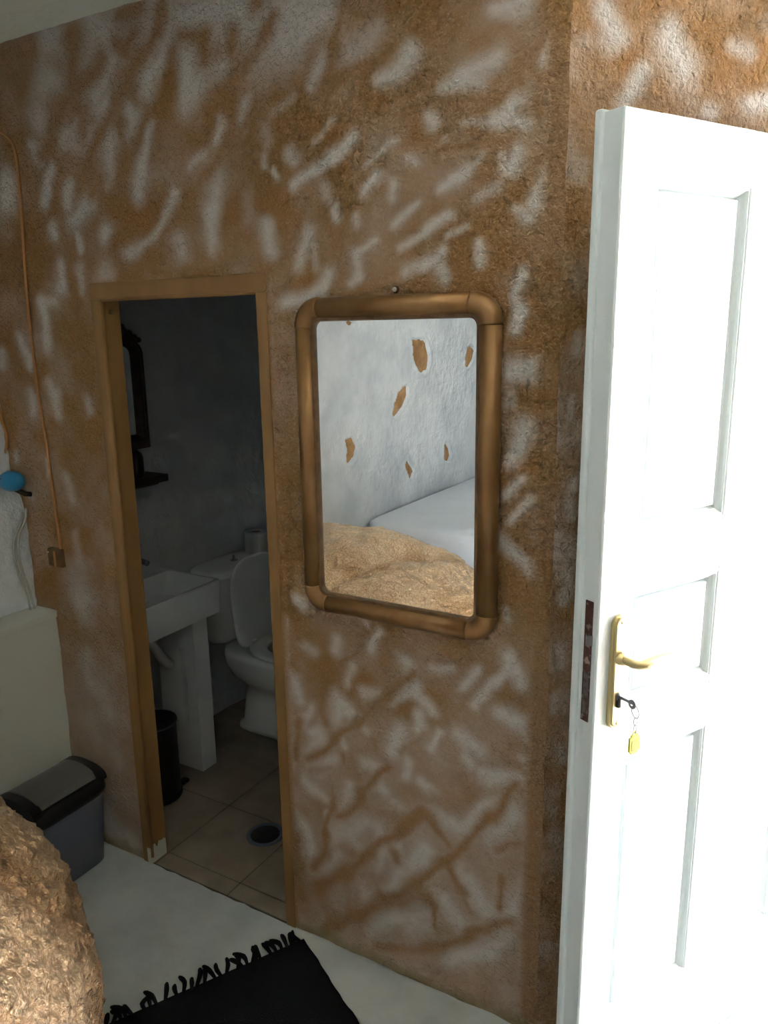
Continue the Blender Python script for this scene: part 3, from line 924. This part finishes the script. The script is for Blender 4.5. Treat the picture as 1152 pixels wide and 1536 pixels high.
ring('split_ring', (0.004, -.029, .050), .0120, .0011, 'D', MAT['steel'], ks)
ring('link', (.004, -.031, .031), .0085, .0008, 'Y', MAT['steel'], ks, .6)
ring('link', (.004, -.031, .016), .0085, .0010, 'D', MAT['steel'], ks, .45)
bm = bmesh.new()
bm_box(bm, -.0135 + .004, .0135 + .004, -.033, -.0285, -.034, .004)
bmesh.ops.bevel(bm, geom=[e for e in bm.edges if abs((e.verts[0].co - e.verts[1].co).y) > .002], offset=.005, segments=3, affect='EDGES')
tg = bm_obj('tag', bm, MAT['tag'], ks)
box('tag_insert', -.0095 + .004, .0095 + .004, -.0337, -.0327, -.027, -.006, MAT['tag_paper'], tg)
ring('tag_loop', (.004, -.031, .005), .006, .0011, 'Y', MAT['tag'], ks)

# ------------------------------------------------------------------ wall mirror made of pipe
MX0, MX1, MZ0, MZ1 = -1.096, -0.629, 1.041, 1.755
RP = .0235
YM = YW - .024
mr = thing('wall_mirror', 'wall mirror framed with bronze-painted pipes and rounded elbow corners', 'mirror', ((MX0 + MX1) / 2, YM, MZ0))
RC = .040
box('mirror_glass', MX0 + .008, MX1 - .008, YM - .001, YM + .004, MZ0 + .008, MZ1 - .008, MAT['mirror'], mr)
box('backing', MX0 + .004, MX1 - .004, YM + .004, YW - .004, MZ0 + .004, MZ1 - .004, MAT['dark_wood'], mr)
sx = RC + .004
for a, b in (((MX0 + sx, YM, MZ0), (MX1 - sx, YM, MZ0)), ((MX0 + sx, YM, MZ1), (MX1 - sx, YM, MZ1)),
             ((MX0, YM, MZ0 + sx), (MX0, YM, MZ1 - sx)), ((MX1, YM, MZ0 + sx), (MX1, YM, MZ1 - sx))):
    tube('pipe', [a, Vector(a).lerp(Vector(b), .5), b], RP, MAT['pipe'], mr, 28)
for cx, cz, a0 in ((MX0 + RC, MZ0 + RC, math.pi), (MX1 - RC, MZ0 + RC, 1.5 * math.pi), (MX1 - RC, MZ1 - RC, 0), (MX0 + RC, MZ1 - RC, .5 * math.pi)):
    pts = [(cx + RC * math.cos(a0 + t * math.pi / 24), YM, cz + RC * math.sin(a0 + t * math.pi / 24)) for t in range(13)]
    d0 = (Vector(pts[0]) - Vector(pts[1])).normalized() * .0035
    d1 = (Vector(pts[-1]) - Vector(pts[-2])).normalized() * .0035
    pts = [tuple(Vector(pts[0]) + d0)] + pts + [tuple(Vector(pts[-1]) + d1)]
    tube('elbow', pts, RP * 1.05, MAT['pipe'], mr, 28)
bm = bmesh.new()
lipr = lambda i_, y: [(p[0], y, p[1]) for p in rr_ring(MX0 + i_, MX1 - i_, MZ0 + i_, MZ1 - i_, 0, .024 + .024 - i_ if i_ < .04 else .012, 7)]
rings_bm(bm, [lipr(.020, YM), lipr(.020, YM - .010), lipr(.0275, YM - .010), lipr(.0295, YM - .001)], False, False)
bm_obj('lip', bm, MAT['box_brown'], mr)
rebase(mr)
sc = thing('wall_screw', 'small pale screw in the wall just above the pipe-framed mirror', 'screw', (-.863, YW, 1.79))
lathe('screw_head', [(.0025, .012), (.0025, -.006), (.0052, -.008), (.0052, -.010), (.002, -.0105)], (0, 0, 0), MAT['screw'], sc, 16, 'Y')
lathe('washer', [(.008, .01), (.008, -.005), (.003, -.005)], (0, 0, 0), MAT['box_brown'], sc, 16, 'Y')

# ------------------------------------------------------------------ gold boulder
bm = bmesh.new()
bmesh.ops.create_icosphere(bm, subdivisions=7, radius=1.0)
RCN, RAD, RYAW = Vector((-1.793, .431, .343)), Vector((.88, .653, .554)), -.194
rot = Matrix.Rotation(RYAW, 3, 'Z')
for v in bm.verts:
    d = v.co.copy()
    p = Vector((d.x * RAD.x, d.y * RAD.y, d.z * RAD.z))
    k = 1.0 + .030 * mnoise.noise(p * 3.1 + Vector((4, 2, 9)))
    # coarse facets and a crease down the mirror side
    k += .024 * mnoise.noise(p * 7.0) + .018 * abs(mnoise.noise(p * 14 + Vector((1, 5, 2)))) + .010 * mnoise.noise(p * 30) + +.018 * abs(mnoise.noise(Vector((p.x, p.y * .7, p.z)) * 52)) + .010 * abs(mnoise.noise(p * 95 + Vector((3, 1, 7)))) - .016
    w = (rot @ p) * k + RCN
    cr = (w.x + 1.52) + .35 * (w.y - .55) + .04 * mnoise.noise(w * 6)
    w.z -= .055 * math.exp(-(cr / .07) ** 2) * (1 if w.z > .3 else 0) * max(0, min(1, (w.y - .1) / .25))
    w.z = max(w.z, -.02)
    w.x = max(w.x, XL + .004)
    v.co = w
ro = bm_obj('boulder', bm, MAT['gold'], None, False)
tag(ro, 'large gold-painted rough boulder rising from the floor beside the grey bin', 'boulder')

# ------------------------------------------------------------------ rug with fringe
P0 = Vector((-1.172, 1.515))
fa = Vector((-.489, -.872)).normalized()
fb_ = Vector((.872, -.489)).normalized()
rg = thing('rug', 'black woven cotton rug with a knotted fringe lying on the white floor', 'rug', (P0.x, P0.y, 0))
RW, RL = .575, 1.35
nu, nv = 60, 60
vv, ff = [], []
for j in range(nv + 1):
    for i in range(nu + 1):
        u, v_ = RW * i / nu, RL * j / nv
        wob = .006 * mnoise.noise((v_ * 18, 3, i / nu * .5)) * (1 if i == 0 else 0)
        e = fa * (u + wob) + fb_ * v_
        vv.append((e.x, e.y, .006 + .0025 * mnoise.noise((u * 9, v_ * 9, 1))))
for j in range(nv):
    for i in range(nu):
        a = j * (nu + 1) + i
        ff.append((a, a + 1, a + nu + 2, a + nu + 1))
rc = mesh('weave', vv, ff, MAT['rug'], rg, True)
sol = rc.modifiers.new('thick', 'SOLIDIFY')
sol.thickness = .006
sol.offset = -1
random.seed(11)
u = .012
while u < RW - .01:
    L = random.uniform(.035, .06)
    a = random.uniform(-.5, .5)
    c = fa * u
    dirv = (-fb_ * math.cos(a) + fa * math.sin(a))
    bend = random.uniform(-.012, .012)
    p1 = c + fb_ * .006
    p2 = c + dirv * L * .5 + fa * bend
    p3 = c + dirv * L
    tube('tassel', smooth_path([(p1.x, p1.y, .006), (p2.x, p2.y, .0045 + random.random() * .006), (p3.x, p3.y, .0035)], 3),
         [.004, .005, .006, .0068, .0066, .0058, .0035], MAT['rug'], rg, 6)
    u += random.choice((.013, .016, .022, .032))

# ------------------------------------------------------------------ bed (seen in the mirror)
bd = thing('bed', 'low bed with a white sheet against the whitewashed wall, seen in the mirror', 'bed', (-1.6, -1.75, 0))
box('bed_base', XL + .02, -.95, -2.85, -.63, 0, .42, MAT['bed_base'], bd, .02)
bm = bmesh.new()
X0, X1, Y0, Y1 = XL + .015, -.92, -2.88, -.58
rings = []
for z, i in ((.42, .012), (.46, 0), (.60, 0), (.632, .010), (.648, .035), (.655, .08), (.656, .2)):
    r_ = []
    cx, cy, a, b = (X0 + X1) / 2, (Y0 + Y1) / 2, (X1 - X0) / 2 - i, (Y1 - Y0) / 2 - i
    rad_ = .16
    for qx, qy, s0 in ((1, 1, 0), (-1, 1, 1), (-1, -1, 2), (1, -1, 3)):
        for k in range(9):
            t = math.pi / 2 * (s0 + k / 8)
            r_.append((cx + qx * (a - rad_) + rad_ * math.cos(t), cy + qy * (b - rad_) + rad_ * math.sin(t), z))
    rings.append(r_)
rings_bm(bm, rings)
bm_obj('mattress', bm, MAT['sheet'], bd, True)
rebase(bd)

# ------------------------------------------------------------------ cream boxed ledge, bin
lg = thing('boxed_ledge', 'cream painted boxed ledge along the whitewashed wall behind the grey bin', 'ledge', (-2.23, 1.3, 0))
box('front_panel', -2.185, -2.160, 1.11, YW + .004, 0, .80, MAT['cream'], lg, .002)
box('top_board', XL + .0, -2.152, 1.11, YW + .004, .80, .824, MAT['cream'], lg, .003)
rebase(lg)

bn = thing('swing_bin', 'slate grey plastic swing-lid bin with black rim between ledge and boulder', 'bin', (-2.045, 1.375, 0))
BX, BY = 0, 0
HA, HB = .105, .142
loft('body', [super_ring(0, 0, z, HA * s, HB * s, 48, 7) for z, s in ((0.0, .80), (.004, .825), (.20, .93), (.24, .945), (.262, .95))], MAT['bin_grey'], bn)
loft('rim', [super_ring(0, 0, z, HA * s, HB * s, 48, 6) for z, s in ((.250, .94), (.250, 1.0), (.266, 1.02), (.285, 1.0), (.30, .93), (.305, .84), (.296, .80), (.27, .80))],
     MAT['bin_black'], bn, True, False, False)
# arched side cheeks and swinging flap
for sy in (-1, 1):
    pr = []
    for k in range(17):
        t = math.pi * k / 16
        pr.append((HA * .93 * math.cos(t), .292 + .040 * math.sin(t) ** .7))
    r0 = [(x, sy * HB * .96, z) for x, z in pr]
    r1 = [(x, sy * HB * .72, z - .002) for x, z in pr]
    loft('cheek', [r0 + [(-HA * .93, sy * HB * .96, .275)], r1 + [(-HA * .93, sy * HB * .72, .275)]], MAT['bin_black'], bn, False)
rings = []
for k in range(17):
    t = math.radians(18 + 144 * k / 16)
    x, z = HA * .88 * math.cos(t), .285 + .052 * math.sin(t) ** .8
    rings.append([(x, -HB * .74, z), (x, HB * .74, z), (x, HB * .74, z - .006), (x, -HB * .74, z - .006)])
loft('flap', rings, MAT['bin_lid'], bn, False)

# ------------------------------------------------------------------ cables, box and valve on the left
con = [(-2.20, YW - .006, 2.305), (-2.161, YW - .006, 2.28), (-2.102, YW - .007, 2.235), (-2.091, YW - .007, 2.157), (-2.10, YW - .007, 2.013), (-2.116, YW - .007, 1.788),
       (-2.115, YW - .007, 1.572), (-2.105, YW - .007, 1.41), (-2.093, YW - .007, 1.146), (-2.091, YW - .007, 1.03)]
tag(tube('cable', smooth_path(con, 8), .0042, MAT['copper_cable'], None, 8), 'thin brown painted cable running down the wall to a small box', 'cable')
jb = thing('junction_box', 'small brown painted junction box at the lower end of the wall cable', 'junction box', (-2.108, YW, 1.013))
box('cover', -.036, .030, -.020, .012, -.030, .030, MAT['box_brown'], jb, .006, 3)
box('ridge', -.002, .006, -.0235, -.018, -.029, .024, MAT['copper_cable'], jb, .0015, 1)
lathe('screw', [(.003, .004), (.003, -.003)], (-.028, -.019, .017), MAT['screw'], jb, 10, 'Y')
tag(tube('cable', smooth_path([(-2.313, YW - .02, 1.56), (-2.309, YW - .014, 1.50), (-2.305, YW - .012, 1.442), (-2.290, YW - .012, 1.40), (-2.300, YW - .012, 1.351), (-2.33, YW - .012, 1.31)], 6),
         .0042, MAT['copper_cable'], None, 8), 'short loop of brown cable beside the blue plastic knob', 'cable')
CAB = [(-2.238, 1.538, 1.162), (-2.238, 1.530, 1.123), (-2.238, 1.503, 1.081), (-2.238, 1.492, 1.021), (-2.238, 1.500, 0.951), (-2.238, 1.515, 0.883), (-2.236, 1.522, 0.822)]
tag(tube('cable', smooth_path(CAB, 6), .0035, MAT['white_cable'], None, 8), 'outer of two thin whitewashed cables, nearer the brown paint, below the blue knob', 'cable', 'whitewashed cables beside the painted wall')
tag(tube('cable', smooth_path([(p[0] + .002, p[1] - .016 - .004 * math.sin(i_), p[2] - .01) for i_, p in enumerate(CAB)], 6), .003, MAT['white_cable'], None, 8),
    'inner of two thin whitewashed cables, against the white stones, below the blue knob', 'cable', 'whitewashed cables beside the painted wall')
kb = thing('valve_knob', 'blue oval plastic knob sticking out beside the whitewashed stones', 'knob', (-2.235, 1.497, 1.257))
rings = []
for k in range(17):
    t = math.pi * k / 16
    xx = -.055 * math.cos(t)
    r = max(.001, math.sin(t) ** .75)
    rings.append([(xx, .026 * r * math.cos(a), .033 * r * math.sin(a) + .08 * xx) for a in [2 * math.pi * i / 24 for i in range(24)]])
loft('knob', rings, MAT['blue'], kb)
box('slot', -.040, -.022, -.030, -.010, .006, .012, MAT['blue_dark'], kb, .001, 1)
tube('stem', [(0.012, .0, -.024), (.018, .03, -.045), (.018, .052, -.05)], .008, MAT['hole_dark'], kb, 12)

# ------------------------------------------------------------------ bathroom: washbasin
sk_ = thing('washbasin', 'white porcelain console washbasin on slotted leg panels in the bathroom', 'washbasin', (-2.17, 1.92, 0))
SX0, SX1, SY0, SY1, SZ = XB + .004, -2.000, 1.665, 2.166, .777


loft('basin', [rr_ring(SX0, SX1 - .008, SY0 + .004, SY1 - .004, SZ - .132, .012), rr_ring(SX0, SX1, SY0, SY1, SZ - .006, .012), rr_ring(SX0, SX1 - .003, SY0 + .003, SY1 - .003, SZ, .012),
               rr_ring(SX0 + .07, SX1 - .014, SY0 + .014, SY1 - .014, SZ, .02), rr_ring(SX0 + .074, SX1 - .018, SY0 + .018, SY1 - .018, SZ - .006, .022),
               rr_ring(SX0 + .09, SX1 - .035, SY0 + .05, SY1 - .05, SZ - .085, .035), rr_ring(SX0 + .12, SX1 - .08, SY0 + .12, SY1 - .12, SZ - .095, .03)], MAT['porcelain'], sk_, False)
for y0 in (2.040, 1.70):
    bm = bmesh.new()
    # leg panel with a long slot: two uprights, top and bottom
    y1 = y0 + .078
    xa, xb, xc, xd = -2.235, -2.122, -2.099, -2.044
    bm_box(bm, xa, xb, y0, y1, 0, SZ - .125)
    bm_box(bm, xc, xd, y0, y1, 0, SZ - .125)
    bm_box(bm, xb - .001, xc + .001, y0 + .0005, y1 - .0005, 0, .205)
    bm_box(bm, xb - .001, xc + .001, y0 + .0005, y1 - .0005, .51, SZ - .125)
    for v in bm.verts:
        v.co.x += -.012 * (1 - min(1, abs(v.co.z) / .6)) if v.co.x < -2.2 else .0
    bm_obj('leg_panel', bm, MAT['porcelain'], sk_)
tube('waste_pipe', smooth_path([(-2.15, 1.90, .66), (-2.15, 1.905, .60), (-2.153, 1.93, .56), (-2.158, 1.965, .51), (-2.165, 2.0, .465), (-2.17, 2.03, .44)], 8), .019, MAT['plastic_white'], sk_, 14)
fc = lathe('tap', [(.024, 0), (.024, .012), (.018, .02), (.018, .10), (.022, .105), (.022, .118), (.010, .128)], (-2.285, 1.992, SZ), MAT['chrome'], sk_, 20)
tube('spout', smooth_path([(-2.285, 1.992, SZ + .07), (-2.25, 1.992, SZ + .085), (-2.205, 1.992, SZ + .08)], 5), .011, MAT['chrome'], fc, 12)
tube('tap_lever', [(-2.285, 1.992, SZ + .125), (-2.27, 2.002, SZ + .138), (-2.255, 2.010, SZ + .142)], [.006, .006, .008], MAT['chrome'], fc, 10)
rebase(sk_)

# pedal bin beside the basin
wb = thing('waste_basket', 'open round black metal pedal bin under the washbasin', 'bin', (-2.085, 1.845, -.004))
lathe('body', [(.078, .0), (.082, .006), (.082, .30), (.086, .303), (.086, .309), (.079, .309), (.077, .02), (.0, .018)], (0, 0, 0), MAT['black_metal'], wb, 40, cap1=False)
rg_ = lathe('rim', [(.0855, .3015), (.0875, .304), (.0855, .308), (.0845, .304)], (0, 0, 0), MAT['bin_grey'], wb, 40, cap0=False, cap1=False)
lathe('foot_ring', [(.085, 0.0), (.087, .004), (.087, .016), (.083, .02)], (0, 0, 0), MAT['bin_black'], wb, 40)
box('pedal', .015, .045, .070, .118, .004, .020, MAT['bin_black'], wb, .007, 3)

# ------------------------------------------------------------------ toilet, facing away from the left wall
tl = thing('toilet', 'white close-coupled toilet with its lid raised beside the washbasin', 'toilet', (-2.0, 2.48, 0))
TY = 2.482
cis = []
for z, sx_, sy_ in ((.405, .62, .62), (.412, .80, .86), (.44, .90, .93), (.55, .97, .97), (.70, 1.0, 1.0)):
    cis.append(super_ring(-2.235, TY, z, .098 * sx_, .188 * sy_, 48, 3.2))
ct = loft('cistern', cis, MAT['porcelain'], tl)
cl = loft('cistern_lid', [super_ring(-2.232, TY, z, .106 * s, .198 * s, 48, 3.0) for z, s in ((.701, .985), (.703, 1.0), (.722, 1.0), (.731, .975), (.735, .90), (.737, .5))], MAT['porcelain'], ct)
lathe('flush_knob', [(.016, 0), (.017, .004), (.007, .010), (.005, .026), (.002, .028)], (-2.215, TY + .005, .7355), MAT['chrome'], ct, 18)
# bowl: rounded horizontal sections, flared from the foot
secs = []
for z, cx, a, b, e in ((0.0, -1.945, .232, .102, 5.5), (.02, -1.945, .228, .099, 5.5), (.035, -1.945, .210, .090, 5.0), (.15, -1.95, .190, .090, 4.5), (.20, -1.945, .200, .100, 2.8), (.235, -1.935, .238, .132, 2.6),
                       (.275, -1.925, .272, .168, 2.9), (.33, -1.92, .290, .184, 3.2), (.365, -1.92, .292, .186, 3.3), (.386, -1.92, .286, .181, 3.3), (.390, -1.92, .270, .168, 3.3)):
    secs.append(super_ring(cx, TY, z, a, b, 48, e))
for z, s in ((.388, .80), (.34, .72), (.25, .5), (.22, .25)):
    secs.append(super_ring(-1.87, TY, z, .24 * s, .168 * s, 48, 2.2))
loft('bowl', secs, MAT['porcelain'], tl)
oy = super_ring(-1.87, TY, 0, .222, .176, 48, 2.4)
sr = []
for z, s in ((.392, .97), (.394, 1.0), (.404, 1.0), (.410, .96), (.410, .70), (.404, .66), (.392, .66)):
    sr.append(super_ring(-1.865, TY, z, .222 * s, .176 * s, 48, 2.4))
loft('seat', sr, MAT['plastic_white'], tl, True, False, False)
# raised lid leaning on the cistern
ld = []
for t_, s in ((0, .97), (.003, 1.0), (.011, 1.0), (.015, .96), (.016, .5)):
    rr_ = []
    for k in range(48):
        a = 2 * math.pi * k / 48
        c, s_ = math.cos(a), math.sin(a)
        ex = 3.0 if s_ > 0 else 7.0
        yy = (.166 if s_ > 0 else .166 + .018 * s_) * s * math.copysign(abs(c) ** (2 / ex), c)
        h = .205 * s * math.copysign(abs(s_) ** (2 / ex), s_) + .205
        rr_.append((-2.108 + t_ - .075 * h + 0.03, TY + yy, .398 + h * .93))
    ld.append(rr_)
ldo = loft('lid', ld, MAT['plastic_white'], tl)
for yy, h in ((-.145, .10), (-.145, .33), (.145, .10), (.145, .33)):
    lathe('bumper', [(.009, -.004), (.009, .002), (.006, .004)], (-2.062 - .075 * h, TY + yy, .398 + h * .93), MAT['plastic_white'], ldo, 14, 'X')
for yy in (-.07, .07):
    box('hinge', -2.09, -2.055, TY + yy - .014, TY + yy + .014, .388, .425, MAT['plastic_white'], tl, .006, 2)
rebase(tl)
tp = thing('toilet_roll', 'white toilet paper roll standing on the cistern lid', 'toilet roll', (-2.205, 2.635, .736))
lathe('paper', [(.021, 0), (.050, 0), (.053, .003), (.053, .097), (.050, .100), (.021, .100), (.021, 0)], (0, 0, 0), MAT['paper'], tp, 36, cap0=False, cap1=False)
lathe('core', [(.0208, .002), (.0208, .098), (.0198, .098), (.0198, .002), (.0208, .002)], (0, 0, 0), MAT['cardboard'], tp, 28, cap0=False, cap1=False)

# floor drain
fd = thing('floor_drain', 'round dark floor drain with a metal ring in the bathroom tiles', 'drain', (-1.578, 1.848, -.004))
lathe('ring', [(.066, -.002), (.066, .0015), (.060, .003), (.052, .003), (.050, .001)], (0, 0, 0), MAT['bin_grey'], fd, 40, cap0=False, cap1=False)
gr = lathe('grate', [(.052, .0005), (.050, .0018), (.02, .0024), (.002, .0026)], (0, 0, 0), MAT['black_metal'], fd, 40)
for k in range(5):
    box('slot', -.03 + .0, .03, -.031 + k * .0145, -.027 + k * .0145, .0018, .0030, MAT['black_metal'], gr)

# ------------------------------------------------------------------ bathroom wall mirror, shelf, bottle
bmr = thing('framed_mirror', 'small arched mirror in a dark carved wooden frame above the washbasin', 'mirror', (XB, 2.052, 1.272))
MW, MH, FW = .112, .36, .056


def arch(w, h, x, n=12):
    pts = [(x, -w, 0), (x, w, 0), (x, w, h)]
    pts += [(x, w * math.cos(math.pi * k / n), h + w * .62 * math.sin(math.pi * k / n)) for k in range(1, n)]
    pts += [(x, -w, h)]
    return pts


def arch_in(w, h, i, x, n=12):
    pts = [(x, -w + i, i), (x, w - i, i), (x, w - i, h)]
    pts += [(x, (w - i) * math.cos(math.pi * k / n), h + (w - i) * .62 * math.sin(math.pi * k / n)) for k in range(1, n)]
    pts += [(x, -w + i, h)]
    return pts


loft('frame', [arch_in(MW, MH, 0, .0), arch_in(MW, MH, 0, .018), arch_in(MW, MH, .006, .024), arch_in(MW, MH, .014, .020), arch_in(MW, MH, .024, .027), arch_in(MW, MH, .036, .020),
               arch_in(MW, MH, .042, .026), arch_in(MW, MH, FW, .010), arch_in(MW, MH, FW, .0)], MAT['dark_wood'], bmr, False, False, False)
mesh('glass', arch_in(MW, MH, FW - .004, .008), [list(range(15))], MAT['mirror'], bmr)
for k in range(13):
    z = .03 + k * .026
    for s in (-1, 1):
        box('carving', .020, .030, s * (MW - .030) - .006, s * (MW - .030) + .006, z, z + .016, MAT['dark_wood'], bmr, .004, 2)
cr = lathe('crest', [(.0, .012), (.022, .014), (.024, .026), (.012, .036), (.001, .038)], (0, 0, MH + MW * .62 + .014), MAT['dark_wood'], bmr, 16, 'X')
for dy, dz, r in ((.03, -.002, .016), (-.03, -.002, .016), (.052, -.008, .015), (-.052, -.008, .015), (.074, -.022, .014), (-.074, -.022, .014), (.094, -.030, .010), (-.094, -.030, .010), (0, .026, .016), (.018, .016, .014), (-.018, .016, .014)):
    lathe('leaf', [(.001, .008), (r, .012), (r, .022), (r * .5, .030), (.001, .031)], (0, dy, MH + MW * .62 + .012 + dz), MAT['dark_wood'], cr, 12, 'X')

sh = thing('wall_shelf', 'small dark stained wooden shelf on the bathroom wall below the framed mirror', 'shelf', (XB, 2.03, 1.13))
box('board', -.002, .118, -.145, .120, .018, .046, MAT['shelf_wood'], sh, .003)
loft('moulding', [[(-.002, s * .10 + .0, .018), (.085, s * .10, .018), (.082, s * .10, .006), (.05, s * .10, -.004), (-.002, s * .10, -.006)] for s in (-1.3, 1.0)], MAT['shelf_wood'], sh, False)
bo = thing('bottle', 'black bottle standing on the dark bathroom shelf', 'bottle', (XB + .060, 2.045, 1.176))
lathe('bottle_body', [(.027, 0), (.029, .004), (.029, .075), (.024, .090), (.011, .100)], (0, 0, 0), MAT['bin_black'], bo, 24)
lathe('cap', [(.0105, .098), (.012, .100), (.012, .118), (.010, .120)], (0, 0, 0), MAT['bin_black'], bo, 18)
